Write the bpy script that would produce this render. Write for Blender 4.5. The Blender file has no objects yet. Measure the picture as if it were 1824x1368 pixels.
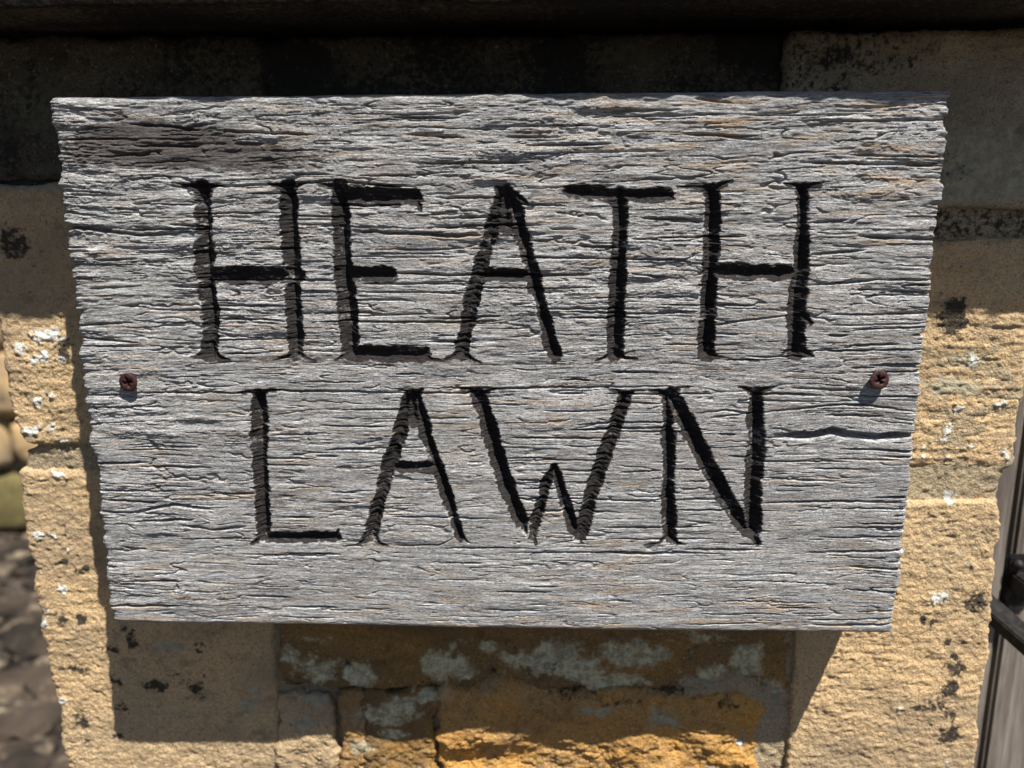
import bpy, math, random
import numpy as np
from mathutils import Matrix, Vector

random.seed(7)
sc = bpy.context.scene
C = sc.collection

# ------------------------------------------------------------------ camera
BZ = 1.30                                   # height of the sign's centre above the ground
CAM = np.array([0.01744218, -0.32591308, 0.06563859 + BZ])
RX, RZ, RY = -0.20334793, 0.0315616, 0.00287353
FPX = 1370.0                                # focal length in pixels of the 1824 wide photograph

def _rot(ax, t):
    c, s = math.cos(t), math.sin(t)
    if ax == 'x': return np.array([[1, 0, 0], [0, c, -s], [0, s, c]])
    if ax == 'z': return np.array([[c, -s, 0], [s, c, 0], [0, 0, 1]])
    return np.array([[c, 0, s], [0, 1, 0], [-s, 0, c]])
RM = _rot('z', RZ) @ _rot('x', RX) @ _rot('y', RY)      # columns: right, forward, up
cam = bpy.data.cameras.new('camera')
cam_o = bpy.data.objects.new('camera', cam)
C.objects.link(cam_o)
cam.sensor_width = 36.0
cam.lens = FPX / 1824 * 36.0
cam.clip_start = 0.01
cam.clip_end = 300
cam.dof.use_dof = True
cam.dof.focus_distance = 0.327
cam.dof.aperture_fstop = 8.0
m = Matrix.Identity(4)
for i in range(3):
    m[i][0] = RM[i, 0]; m[i][1] = RM[i, 2]; m[i][2] = -RM[i, 1]; m[i][3] = CAM[i]
cam_o.matrix_world = m
sc.camera = cam_o

def at(px, py, Y=0.0):
    """point of the plane y=Y that the photograph shows at pixel (px, py)"""
    d = RM @ np.array([(px - 912) / FPX, 1.0, (684 - py) / FPX])
    t = (Y - CAM[1]) / d[1]
    return CAM + d * t

# ------------------------------------------------------------------ sky, sun, exposure
SUN = Vector((0.74, -1.0, 2.2)).normalized()           # towards the sun
w = bpy.data.worlds.new("World"); sc.world = w
w.use_nodes = True
nt = w.node_tree
bgn = nt.nodes.get('Background') or nt.nodes.new('ShaderNodeBackground')
sky = nt.nodes.new('ShaderNodeTexSky')
sky.sky_type = 'NISHITA'; sky.sun_disc = False
sky.air_density = 0.7; sky.dust_density = 0.5; sky.ozone_density = 0.4
sky.sun_elevation = math.asin(SUN.z)
sky.sun_rotation = math.atan2(SUN.x, SUN.y)
nt.links.new(sky.outputs[0], bgn.inputs[0])
bgn.inputs[1].default_value = 0.05
sl = bpy.data.lights.new('sun', 'SUN')
sl.energy = 5.0; sl.angle = math.radians(0.53); sl.color = (1.0, 0.95, 0.88)
so = bpy.data.objects.new('sun', sl); C.objects.link(so)
so.rotation_euler = (-SUN).to_track_quat('-Z', 'Y').to_euler()
so.location = (2, -3, 6)
sc.view_settings.view_transform = 'Standard'
sc.view_settings.look = 'None'
sc.view_settings.exposure = 0.97
sc.view_settings.gamma = 1.0

# ------------------------------------------------------------------ numpy noise
def _hash(ix, iy, seed):
    h = (ix.astype(np.int64) * 374761393 + iy.astype(np.int64) * 668265263 + seed * 2147483647) & 0xffffffff
    h = ((h ^ (h >> 13)) * 1274126177) & 0xffffffff
    h = ((h ^ (h >> 16)) * 2246822519) & 0xffffffff
    h = h ^ (h >> 15)
    return (h & 0xffff).astype(np.float32) / 32767.5 - 1.0

def vn(x, y, seed=0):
    x = np.asarray(x, dtype=np.float64); y = np.asarray(y, dtype=np.float64)
    ix = np.floor(x); iy = np.floor(y)
    fx = (x - ix).astype(np.float32); fy = (y - iy).astype(np.float32)
    ix = ix.astype(np.int64); iy = iy.astype(np.int64)
    u = fx * fx * (3 - 2 * fx); v = fy * fy * (3 - 2 * fy)
    a = _hash(ix, iy, seed); b = _hash(ix + 1, iy, seed)
    c = _hash(ix, iy + 1, seed); d = _hash(ix + 1, iy + 1, seed)
    return (a + (b - a) * u) * (1 - v) + (c + (d - c) * u) * v

def fbm(x, y, n=3, seed=0, gain=0.5):
    s = 0; a = 1.0
    for i in range(n):
        s = s + a * vn(x * 2.03 ** i + i * 7.3, y * 2.03 ** i - i * 3.1, seed + i * 11)
        a *= gain
    return s

def sst(a, b, x):
    t = np.clip((x - a) / (b - a), 0, 1)
    return t * t * (3 - 2 * t)

# ------------------------------------------------------------------ mesh helpers
def mesh_np(name, verts, faces, attrs=None, smooth=True):
    me = bpy.data.meshes.new(name)
    n = len(verts); k = faces.shape[1]
    me.vertices.add(n)
    me.vertices.foreach_set('co', np.ascontiguousarray(verts, dtype=np.float32).ravel())
    me.loops.add(faces.size)
    me.loops.foreach_set('vertex_index', np.ascontiguousarray(faces, dtype=np.int32).ravel())
    me.polygons.add(len(faces))
    me.polygons.foreach_set('loop_start', np.arange(0, faces.size, k, dtype=np.int32))
    me.polygons.foreach_set('use_smooth', np.full(len(faces), smooth))
    me.update(calc_edges=True)
    for an, (typ, val) in (attrs or {}).items():
        a = me.attributes.new(an, typ, 'POINT')
        a.data.foreach_set('vector' if typ == 'FLOAT_VECTOR' else 'value', np.ascontiguousarray(val, dtype=np.float32).ravel())
    return me

def link(name, me, mat, parent=None, loc=None):
    o = bpy.data.objects.new(name, me)
    C.objects.link(o)
    if mat is not None and not me.materials: me.materials.append(mat)
    if loc is not None: o.location = loc
    if parent is not None: o.parent = parent
    return o

def thing(name, label, cat, loc=(0, 0, 0), group=None):
    o = bpy.data.objects.new(name, None); C.objects.link(o)
    o.location = loc; o['label'] = label; o['category'] = cat
    o.empty_display_size = 0.05
    if group: o['group'] = group
    return o

def axis(a, b, r, step, deep, ncoarse=4):
    """unrolled coordinates across a slab: fine over the face and its rounded arris, coarse down the sides"""
    arc = r * math.pi / 2 + 0.003
    n = max(4, int(round((b - a - 2 * r) / step)))
    inner = np.linspace(a + r, b - r, n + 1)
    na = max(4, int(round(arc / step)))
    over = np.linspace(0, arc, na + 1)[1:]
    rest = np.linspace(arc, max(arc + 0.002, deep + r * (math.pi / 2 - 1)), ncoarse + 1)[1:]
    o = np.concatenate([over, rest])
    return np.concatenate([(a + r) - o[::-1], inner, (b - r) + o])

def slab(x0, x1, z0, z1, yf, depth, r, dx, dz, disp, outline=None, ncoarse=4):
    """rounded slab whose face looks to -y; disp(s, t) pushes it out along its normal"""
    S = axis(x0, x1, r, dx, depth, ncoarse); Tt = axis(z0, z1, r, dz, depth, ncoarse)
    s, t = np.meshgrid(S, Tt)
    cx = np.clip(s, x0 + r, x1 - r); cz = np.clip(t, z0 + r, z1 - r)
    ox = s - cx; oz = t - cz
    o = np.hypot(ox, oz); oo = np.where(o > 1e-9, o, 1)
    ux = np.where(o > 1e-9, ox / oo, 0); uz = np.where(o > 1e-9, oz / oo, 0)
    ang = np.minimum(o / r, math.pi / 2)
    out = r * np.sin(ang)
    y = r * (1 - np.cos(ang)) + np.maximum(o - r * math.pi / 2, 0)
    y = np.minimum(y, depth)
    nx, ny, nz = ux * np.sin(ang), -np.cos(ang), uz * np.sin(ang)
    d = disp(s, t)
    X = cx + ux * out + nx * d; Y = yf + y + ny * d; Z = cz + uz * out + nz * d
    if outline is not None:
        X, Z = outline(X, Z)
    v = np.stack([X.ravel(), Y.ravel(), Z.ravel()], 1)
    h, wd = s.shape
    idx = np.arange(h * wd).reshape(h, wd)
    f = np.stack([idx[:-1, :-1].ravel(), idx[:-1, 1:].ravel(), idx[1:, 1:].ravel(), idx[1:, :-1].ravel()], 1)
    return v, f, s, t

# ------------------------------------------------------------------ node helper
class N:
    def __init__(self, name):
        self.m = bpy.data.materials.new(name); self.m.use_nodes = True
        self.t = self.m.node_tree
        self.b = self.t.nodes['Principled BSDF']
        self.b.inputs['Specular IOR Level'].default_value = 0.25
    def n(self, typ, **kw):
        x = self.t.nodes.new(typ)
        for k, v in kw.items():
            setattr(x, k, v)
        return x
    def put(self, sock, v):
        if hasattr(v, 'node') or isinstance(v, bpy.types.NodeSocket): self.t.links.new(v, sock)
        else: sock.default_value = v
    def attr(self, name):
        a = self.n('ShaderNodeAttribute'); a.attribute_name = name
        return a.outputs['Fac']
    def attrv(self, name):
        a = self.n('ShaderNodeAttribute'); a.attribute_name = name
        return a.outputs['Vector']
    def obj(self):
        return self.n('ShaderNodeTexCoord').outputs['Object']
    def map(self, vec, scale, loc=(0, 0, 0)):
        mp = self.n('ShaderNodeMapping'); self.put(mp.inputs[0], vec)
        mp.inputs['Scale'].default_value = scale; mp.inputs['Location'].default_value = loc
        return mp.outputs[0]
    def noise(self, vec, scale, detail=3, rough=0.55, dist=0.0):
        x = self.n('ShaderNodeTexNoise'); self.put(x.inputs['Vector'], vec)
        x.inputs['Scale'].default_value = scale; x.inputs['Detail'].default_value = detail
        x.inputs['Roughness'].default_value = rough; x.inputs['Distortion'].default_value = dist
        return x.outputs[0]
    def voro(self, vec, scale, feature='F1'):
        x = self.n('ShaderNodeTexVoronoi'); x.feature = feature; self.put(x.inputs['Vector'], vec)
        x.inputs['Scale'].default_value = scale
        return x.outputs['Distance'], (x.outputs['Color'] if feature == 'F1' else None)
    def ramp(self, fac, *stops):
        x = self.n('ShaderNodeMapRange'); x.interpolation_type = 'SMOOTHSTEP'
        self.put(x.inputs['Value'], fac)
        x.inputs['From Min'].default_value = stops[0]; x.inputs['From Max'].default_value = stops[1]
        x.inputs['To Min'].default_value = stops[2] if len(stops) > 2 else 0
        x.inputs['To Max'].default_value = stops[3] if len(stops) > 2 else 1
        return x.outputs['Result']
    def mix(self, fac, a, b, mode='MIX'):
        x = self.n('ShaderNodeMix'); x.data_type = 'RGBA'; x.blend_type = mode
        self.put(x.inputs[0], fac); self.put(x.inputs[6], a); self.put(x.inputs[7], b)
        return x.outputs[2]
    def math(self, op, a, b=0.0):
        x = self.n('ShaderNodeMath'); x.operation = op
        self.put(x.inputs[0], a); self.put(x.inputs[1], b)
        return x.outputs[0]
    def bump(self, height, dist, strength=1.0, prev=None):
        x = self.n('ShaderNodeBump'); self.put(x.inputs['Height'], height)
        x.inputs['Distance'].default_value = dist; x.inputs['Strength'].default_value = strength
        if prev is not None: self.put(x.inputs['Normal'], prev)
        return x.outputs[0]
    def done(self, col, rough=0.9, normal=None):
        self.put(self.b.inputs['Base Color'], col); self.put(self.b.inputs['Roughness'], rough)
        if normal is not None: self.put(self.b.inputs['Normal'], normal)
        return self.m

def rgb(r, g, b): return (r, g, b, 1)

def wood_material():
    k = N('weathered_oak')
    g = k.attrv('grain')
    fine = k.noise(k.map(g, (150, 300, 2600)), 1, 5, 0.72)
    fleck = k.noise(k.map(g, (700, 700, 2400), (4, 9, 6)), 1, 4, 0.7)
    mid = k.noise(k.map(g, (45, 200, 700), (3, 1, 2)), 1, 4, 0.6)
    wide = k.noise(k.map(g, (14, 60, 90), (5, 4, 1)), 1, 3, 0.6)
    col = k.mix(k.ramp(mid, 0.36, 0.62), rgb(0.12, 0.116, 0.114), rgb(0.45, 0.453, 0.45))
    col = k.mix(k.ramp(fine, 0.42, 0.64, 0, 0.75), col, rgb(0.75, 0.745, 0.735))
    col = k.mix(k.ramp(fine, 0.30, 0.46, 0.75, 0), col, rgb(0.045, 0.042, 0.041))
    col = k.mix(k.ramp(fleck, 0.50, 0.70, 0, 0.75), col, rgb(0.055, 0.050, 0.048))
    col = k.mix(k.ramp(fleck, 0.30, 0.46, 0.55, 0), col, rgb(0.78, 0.77, 0.755))
    col = k.mix(k.ramp(wide, 0.35, 0.68, 0, 0.35), col, rgb(0.19, 0.193, 0.195))
    # straw coloured young wood where the grey skin has worn off
    tn = k.noise(k.map(g, (28, 90, 420), (9, 2, 7)), 1, 4, 0.62)
    tfac = k.math('MULTIPLY', k.ramp(tn, 0.50, 0.64), k.attr('tan'))
    col = k.mix(k.math('MULTIPLY', tfac, 0.7), col, rgb(0.46, 0.32, 0.19))
    # dark brown stain and pale lichen crust
    sn = k.noise(k.map(g, (160, 300, 520), (1, 8, 3)), 1, 4, 0.7)
    sfac = k.ramp(k.math('ADD', k.attr('stain'), k.math('MULTIPLY', k.math('SUBTRACT', sn, 0.5), 1.6)), 0.35, 0.8)
    col = k.mix(k.math('MULTIPLY', sfac, 0.88), col, rgb(0.070, 0.058, 0.055))
    ln = k.noise(k.map(g, (150, 300, 330), (6, 8, 3)), 1, 5, 0.7)
    lfac = k.ramp(k.math('ADD', k.attr('lichen'), k.math('MULTIPLY', k.math('SUBTRACT', ln, 0.5), 1.8)), 0.45, 0.95)
    col = k.mix(k.math('MULTIPLY', lfac, 0.6), col, rgb(0.47, 0.51, 0.48))
    # remains of the black paint in the carved letters
    pn = k.noise(k.map(g, (600, 400, 900), (2, 8, 3)), 1, 4, 0.7)
    pf = k.ramp(k.math('ADD', k.attr('paint'), k.math('MULTIPLY', k.math('SUBTRACT', pn, 0.5), 1.5)), 0.22, 0.66)
    pc = k.mix(k.ramp(pn, 0.35, 0.7), rgb(0.007, 0.006, 0.006), rgb(0.028, 0.021, 0.020))
    col = k.mix(k.math('MULTIPLY', pf, 0.96), col, pc)
    b = k.bump(mid, 0.0011, 1.0)
    b = k.bump(fine, 0.0010, 1.0, b)
    b = k.bump(fleck, 0.0009, 1.0, b)
    return k.done(col, 0.86, b)

def stone_material(name, base, alt, dark, grain=1.0, c1=(0.40, 0.365, 0.25, 1), c2=(0.27, 0.245, 0.175, 1)):
    k = N(name)
    p = k.obj()
    big = k.noise(k.map(p, (1, 1, 1)), 18, 4, 0.6, 0.4)
    med = k.noise(k.map(p, (0.5, 1, 1.3), (3, 1, 4)), 70, 4, 0.62)
    fine = k.noise(p, 480, 4, 0.62)
    vd, vc = k.voro(p, 900)
    col = k.mix(k.ramp(big, 0.35, 0.65), base, alt)
    col = k.mix(k.ramp(med, 0.52, 0.72, 0, 0.55), col, dark)
    col = k.mix(k.ramp(fine, 0.55, 0.75, 0, 0.35), col, rgb(0.66, 0.54, 0.38))
    col = k.mix(k.ramp(fine, 0.28, 0.42, 0.45, 0), col, rgb(0.12, 0.085, 0.05))
    speck = k.noise(p, 1050, 4, 0.72)
    col = k.mix(k.ramp(speck, 0.52, 0.66, 0, 0.75), col, tuple(c_ * 0.45 for c_ in dark[:3]) + (1,))
    pore = k.noise(k.map(p, (1, 1, 1), (3, 7, 2)), 620, 2, 0.5)
    col = k.mix(k.ramp(pore, 0.66, 0.74, 0, 0.85), col, tuple(c_ * 0.25 for c_ in dark[:3]) + (1,))
    col = k.mix(k.ramp(speck, 0.32, 0.46, 0.7, 0), col, tuple(min(1, c_ * 1.4) for c_ in base[:3]) + (1,))
    wide = k.noise(k.map(p, (1, 1, 1.6), (8, 3, 5)), 9, 4, 0.6)
    col = k.mix(k.ramp(wide, 0.48, 0.66, 0, 0.6), col, tuple(c_ * 1.1 for c_ in dark[:3]) + (1,))
    blot = k.noise(k.map(p, (1, 1, 1.4), (2, 2, 8)), 75, 5, 0.72)
    col = k.mix(k.ramp(blot, 0.54, 0.68, 0, 0.65), col, tuple(c_ * 0.8 for c_ in dark[:3]) + (1,))
    # grey green crust
    gn = k.noise(k.map(p, (1, 1, 1), (4, 4, 4)), 160, 5, 0.7, 0.3)
    gf = k.ramp(k.math('ADD', k.attr('crust'), k.math('MULTIPLY', k.math('SUBTRACT', gn, 0.5), 1.9)), 0.32, 0.80)
    gc = k.mix(k.ramp(k.noise(p, 260, 5, 0.7), 0.38, 0.62), c1, c2)
    col = k.mix(k.math('MULTIPLY', gf, 0.85), col, gc)
    # black growth, with the painted shade of the upper course
    bn = k.noise(k.map(p, (1, 1, 1), (7, 2, 9)), 330, 5, 0.75)
    bf = k.ramp(k.math('ADD', k.attr('soot_shade'), k.math('MULTIPLY', k.math('SUBTRACT', bn, 0.5), 2.7)), 0.36, 0.84)
    col = k.mix(k.math('MULTIPLY', bf, 0.93), col, rgb(0.020, 0.018, 0.017))
    # white lichen
    wn = k.noise(k.map(p, (1, 1, 1), (1, 5, 2)), 520, 4, 0.7)
    wf = k.ramp(k.math('ADD', k.attr('white'), k.math('MULTIPLY', k.math('SUBTRACT', wn, 0.5), 2.2)), 0.40, 0.72)
    col = k.mix(k.math('MULTIPLY', wf, 0.9), col, rgb(0.62, 0.64, 0.60))
    b = k.bump(med, 0.0012, 0.5)
    b = k.bump(fine, 0.0007 * grain, 1.0, b)
    b = k.bump(speck, 0.0007 * grain, 1.0, b)
    b = k.bump(vd, 0.00035 * grain, 0.8, b)
    return k.done(col, 0.93, b)

WOOD = wood_material()
SAND = stone_material('yellow_sandstone', rgb(0.55, 0.38, 0.200), rgb(0.46, 0.335, 0.19), rgb(0.25, 0.19, 0.125))
GREYSAND = stone_material('grey_brown_sandstone', rgb(0.46, 0.37, 0.25), rgb(0.36, 0.30, 0.21), rgb(0.17, 0.14, 0.10))
BROWNIRON = stone_material('brown_ironstone', rgb(0.30, 0.165, 0.045), rgb(0.20, 0.125, 0.055), rgb(0.10, 0.068, 0.035), 0.8, rgb(0.60, 0.58, 0.39), rgb(0.31, 0.28, 0.18))
DARKSAND = stone_material('stained_shaded_sandstone', rgb(0.11, 0.092, 0.066), rgb(0.07, 0.06, 0.043), rgb(0.03, 0.025, 0.019), 1.0, rgb(0.11, 0.105, 0.065), rgb(0.07, 0.065, 0.045))  # stained stone, with the shade under the coping put into its colour
IRON = stone_material('orange_ironstone', rgb(0.50, 0.26, 0.062), rgb(0.38, 0.23, 0.09), rgb(0.17, 0.11, 0.055), 0.8)
MORT = stone_material('lime_mortar', rgb(0.44, 0.34, 0.21), rgb(0.36, 0.29, 0.185), rgb(0.20, 0.17, 0.12), 1.6)

# ------------------------------------------------------------------ the sign: a carved oak board
BW, BH, BT = 0.3636, 0.2352, 0.034
def bx(px, py):
    p = at(px, py, 0.0)
    return p[0], p[2] - BZ
def scl(px, py):
    a = at(px, py); b = at(px + 1, py); return b[0] - a[0]

# letters: each a list of cuts; a cut is [(px, py, width), ...] plus its steepness
V, Hz, Tn = 1.38, 0.98, 1.15
LET = [
 ('H', 'letter H that begins the upper word', [
   (V, [(362, 335, 34), (365, 480, 38), (373, 560, 34), (372, 632, 30)]),
   (V, [(515, 335, 32), (518, 480, 38), (526, 632, 30)]),
   (Hz, [(372, 490, 36), (524, 492, 38)]),
   (Tn, [(362, 338, 24), (340, 331, 14), (314, 327, 4)]), (Tn, [(362, 338, 24), (378, 332, 14), (398, 331, 4)]),
   (Tn, [(515, 338, 24), (500, 332, 12), (478, 328, 4)]), (Tn, [(515, 338, 24), (532, 331, 14), (552, 325, 5)]),
   (Tn, [(372, 628, 22), (358, 634, 12), (338, 637, 4)]), (Tn, [(376, 628, 22), (390, 637, 12), (410, 642, 4)]),
   (Tn, [(526, 628, 20), (512, 636, 11), (486, 643, 4)]), (Tn, [(528, 628, 20), (542, 637, 11), (560, 642, 4)])]),
 ('E', 'letter E of the upper word', [
   (V, [(606, 338, 36), (610, 450, 38), (620, 560, 36), (624, 628, 32)]),
   (Hz, [(612, 348, 36), (670, 350, 38), (738, 348, 34)]), (Tn, [(740, 350, 18), (749, 375, 6)]),
   (Hz, [(620, 489, 34), (694, 490, 32)]),
   (Hz, [(626, 630, 34), (755, 631, 32)]), (Tn, [(756, 632, 16), (768, 639, 9), (790, 642, 5), (806, 638, 6)]),
   (Tn, [(600, 336, 22), (580, 329, 12), (560, 325, 5)]),
   (Tn, [(618, 632, 14), (600, 640, 5)])]),
 ('A', 'letter A of the upper word', [
   (V, [(893, 345, 30), (876, 410, 30), (852, 490, 30), (836, 560, 28), (822, 630, 28)]),
   (V, [(908, 345, 26), (934, 430, 28), (956, 520, 28), (988, 632, 24)]),
   (Tn, [(901, 345, 36), (902, 400, 40)]),
   (Hz, [(860, 488, 28), (944, 489, 28)]),
   (Tn, [(905, 338, 18), (925, 352, 14), (940, 362, 4)]), (Tn, [(896, 338, 18), (884, 333, 6)]),
   (Tn, [(822, 628, 20), (806, 637, 10), (788, 640, 4)]), (Tn, [(824, 628, 20), (838, 639, 11), (858, 648, 4)])]),
 ('T', 'letter T of the upper word', [
   (V, [(1106, 345, 30), (1104, 440, 32), (1098, 540, 32), (1095, 632, 30)]),
   (Hz, [(1014, 341, 24), (1100, 347, 28), (1190, 347, 26)]), (Tn, [(1192, 347, 20), (1199, 354, 8)]),
   (Tn, [(1094, 628, 20), (1078, 637, 10), (1062, 642, 4)]), (Tn, [(1098, 628, 20), (1113, 638, 12), (1135, 640, 4)])]),
 ('H', 'letter H that ends the upper word', [
   (V, [(1269, 338, 30), (1268, 420, 32), (1262, 520, 34), (1258, 628, 34)]),
   (V, [(1431, 336, 28), (1430, 450, 32), (1420, 540, 38), (1416, 628, 34)]),
   (Hz, [(1274, 481, 34), (1350, 484, 34), (1424, 486, 28)]),
   (Tn, [(1268, 338, 24), (1252, 334, 14), (1236, 332, 8), (1205, 333, 4)]), (Tn, [(1270, 338, 24), (1285, 329, 14), (1304, 322, 4)]),
   (Tn, [(1430, 336, 22), (1418, 330, 12), (1398, 327, 4)]), (Tn, [(1432, 336, 22), (1448, 329, 12), (1466, 326, 4)]),
   (Tn, [(1262, 630, 20), (1280, 635, 8), (1310, 641, 5), (1370, 641, 5), (1392, 632, 6), (1402, 622, 8)]),
   (Tn, [(1420, 618, 26), (1436, 630, 14), (1452, 637, 4)]), (Tn, [(1430, 560, 30), (1444, 575, 12)])]),
 ('L', 'letter L that begins the lower word', [
   (V, [(462, 705, 32), (462, 800, 30), (467, 900, 32), (469, 955, 30)]),
   (Hz, [(474, 958, 26), (598, 957, 24)]), (Tn, [(598, 955, 18), (604, 942, 5)]),
   (Tn, [(461, 703, 20), (445, 698, 11), (424, 699, 4)]), (Tn, [(464, 702, 20), (480, 696, 11), (505, 694, 4)]),
   (Tn, [(468, 955, 20), (456, 965, 10), (446, 969, 4)])]),
 ('A', 'letter A of the lower word', [
   (V, [(728, 706, 26), (709, 780, 27), (684, 860, 29), (660, 958, 28)]),
   (V, [(742, 706, 22), (765, 790, 24), (790, 860, 24), (820, 958, 20)]),
   (Tn, [(735, 706, 30), (736, 745, 30)]),
   (Hz, [(700, 832, 24), (782, 831, 24)]),
   (Tn, [(736, 702, 20), (722, 696, 10), (700, 692, 4)]), (Tn, [(738, 702, 18), (752, 695, 8)]),
   (Tn, [(660, 955, 22), (645, 967, 12), (626, 973, 4)]), (Tn, [(662, 955, 20), (675, 968, 11), (690, 971, 4)]),
   (Tn, [(820, 956, 14), (838, 969, 4)])]),
 ('W', 'letter W of the lower word', [
   (V, [(853, 704, 32), (873, 770, 34), (896, 850, 32), (928, 930, 26)]),
   (V, [(948, 955, 20), (960, 910, 22), (974, 860, 20), (987, 830, 16)]),
   (V, [(988, 830, 18), (1003, 885, 22), (1022, 940, 22)]),
   (V, [(1113, 706, 24), (1092, 765, 28), (1066, 840, 28), (1048, 905, 26), (1032, 955, 24)]),
   (Tn, [(928, 928, 22), (940, 955, 8)]), (Tn, [(948, 950, 16), (955, 968, 5)]), (Tn, [(1022, 935, 20), (1036, 966, 8)]),
   (Tn, [(852, 702, 22), (838, 695, 12), (812, 691, 4)]), (Tn, [(856, 702, 20), (874, 695, 12), (902, 692, 4)]),
   (Tn, [(1113, 703, 20), (1100, 696, 10), (1078, 691, 4)]), (Tn, [(1114, 703, 20), (1130, 697, 10), (1165, 695, 6)])]),
 ('N', 'letter N that ends the lower word', [
   (V, [(1188, 706, 20), (1190, 780, 26), (1191, 870, 28), (1192, 958, 26)]),
   (V, [(1194, 700, 30), (1240, 785, 32), (1284, 872, 32), (1330, 945, 30)]),
   (V, [(1347, 704, 30), (1348, 790, 36), (1342, 870, 38), (1341, 945, 36)]),
   (Tn, [(1332, 935, 28), (1350, 968, 14)]),
   (Tn, [(1190, 702, 22), (1172, 696, 10), (1152, 695, 6)]), (Tn, [(1196, 700, 22), (1210, 692, 12), (1230, 688, 4)]),
   (Tn, [(1346, 702, 22), (1332, 694, 12), (1312, 687, 4)]), (Tn, [(1348, 702, 22), (1362, 694, 12), (1380, 689, 4)]),
   (Tn, [(1191, 956, 18), (1172, 968, 9), (1148, 971, 4)]), (Tn, [(1194, 958, 18), (1206, 968, 10), (1222, 971, 4)])]),
]
# long checks in the wood: (depth mm, width mm, [(px, py) ...])
CHECKS = [
 (4.5, 1.5, [(60, 392), (115, 402), (180, 410), (245, 419), (300, 418)]),
 (3.0, 0.9, [(300, 401), (362, 403)]), (3.0, 1.0, [(60, 582), (145, 579), (238, 575)]),
 (2.5, 0.8, [(378, 568), (470, 569), (508, 573)]), (2.5, 0.8, [(130, 600), (250, 612)]),
 (4.0, 1.3, [(628, 411), (700, 415), (800, 420), (862, 419)]),
 (3.5, 1.1, [(696, 486), (780, 490), (860, 489), (960, 491), (1060, 490)]),
 (2.5, 0.8, [(1120, 487), (1180, 494)]), (2.8, 0.9, [(304, 511), (380, 513)]),
 (2.8, 0.8, [(560, 573), (680, 574), (830, 574), (900, 570)]), (2.2, 0.7, [(630, 520), (840, 522)]),
 (2.8, 0.8, [(1000, 555), (1110, 558), (1180, 558), (1250, 554)]), (2.5, 0.8, [(1270, 580), (1330, 570), (1410, 563)]),
 (2.2, 0.7, [(1190, 395), (1255, 396)]), (3.0, 1.0, [(1446, 397), (1510, 393)]),
 (3.2, 1.1, [(1444, 454), (1500, 450), (1545, 446)]), (3.8, 1.3, [(1525, 421), (1600, 424), (1700, 428)]),
 (3.2, 1.1, [(1436, 509), (1500, 505), (1560, 500)]), (3.2, 1.2, [(1575, 519), (1700, 522)]),
 (3.0, 1.2, [(1545, 651), (1600, 651), (1700, 654)]),
 (7.5, 3.0, [(1378, 776), (1440, 777), (1462, 774), (1482, 768), (1505, 774), (1560, 779), (1640, 776)]),
 (2.6, 0.9, [(1232, 736), (1290, 731), (1340, 738), (1420, 729), (1480, 722), (1540, 722), (1650, 736)]),
 (2.2, 0.7, [(1265, 744), (1335, 737)]), (2.4, 0.8, [(1360, 781), (1430, 780)]),
 (2.8, 1.0, [(1350, 897), (1500, 893), (1620, 896)]), (2.8, 1.0, [(1470, 984), (1540, 983), (1640, 978)]),
 (2.6, 0.9, [(1510, 1011), (1620, 1016)]), (2.6, 0.9, [(1500, 1050), (1620, 1058)]), (2.6, 0.9, [(1380, 1082), (1450, 1084)]),
 (3.5, 1.2, [(150, 1079), (240, 1080), (330, 1078)]), (2.5, 0.8, [(210, 1035), (330, 1036)]),
 (3.0, 1.0, [(230, 222), (300, 226), (360, 232)]), (3.0, 1.1, [(380, 232), (440, 236), (560, 239)]),
 (3.0, 1.0, [(720, 238), (830, 245)]), (3.2, 1.1, [(1215, 239), (1300, 243), (1350, 243)]),
 (3.0, 1.0, [(1420, 290), (1500, 291), (1700, 295)]), (2.6, 0.9, [(900, 243), (980, 245)]),
 (2.8, 1.0, [(300, 325), (400, 332), (500, 328), (590, 322), (680, 330), (760, 334)]),
 (2.8, 1.0, [(780, 352), (885, 352)]), (2.4, 0.8, [(925, 363), (1010, 368)]),
 (2.6, 0.9, [(1140, 388), (1250, 392)]), (2.4, 0.8, [(1120, 425), (1180, 428)]),
 (2.8, 0.9, [(905, 780), (1080, 781)]), (2.4, 0.8, [(996, 838), (1080, 839)]), (2.2, 0.7, [(1100, 842), (1180, 838)]),
 (2.6, 0.8, [(1200, 836), (1310, 838)]), (2.4, 0.8, [(1360, 852), (1500, 858)]), (2.4, 0.8, [(230, 700), (430, 700)]),
 (2.6, 0.9, [(430, 694), (600, 698), (735, 700)]), (2.4, 0.8, [(740, 692), (900, 692), (1100, 690), (1200, 688)]),
 (2.2, 0.8, [(480, 775), (570, 774)]), (2.2, 0.7, [(920, 855), (985, 858)]), (2.0, 0.8, [(910, 885), (950, 893), (985, 885)]),
 (2.2, 0.8, [(1010, 890), (1030, 897), (1060, 890), (1180, 895)]), (2.4, 0.8, [(700, 972), (780, 972), (812, 958)]),
 (2.2, 0.7, [(610, 972), (650, 974)]), (2.0, 0.7, [(900, 986), (1160, 984)]), (2.2, 0.8, [(1090, 715), (1170, 720)]),
 (3.2, 1.3, [(225, 915), (310, 900), (380, 908)]), (2.6, 1.2, [(240, 930), (350, 925)]),
 (2.6, 1.2, [(320, 935), (380, 945), (440, 938)]),
]

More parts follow.
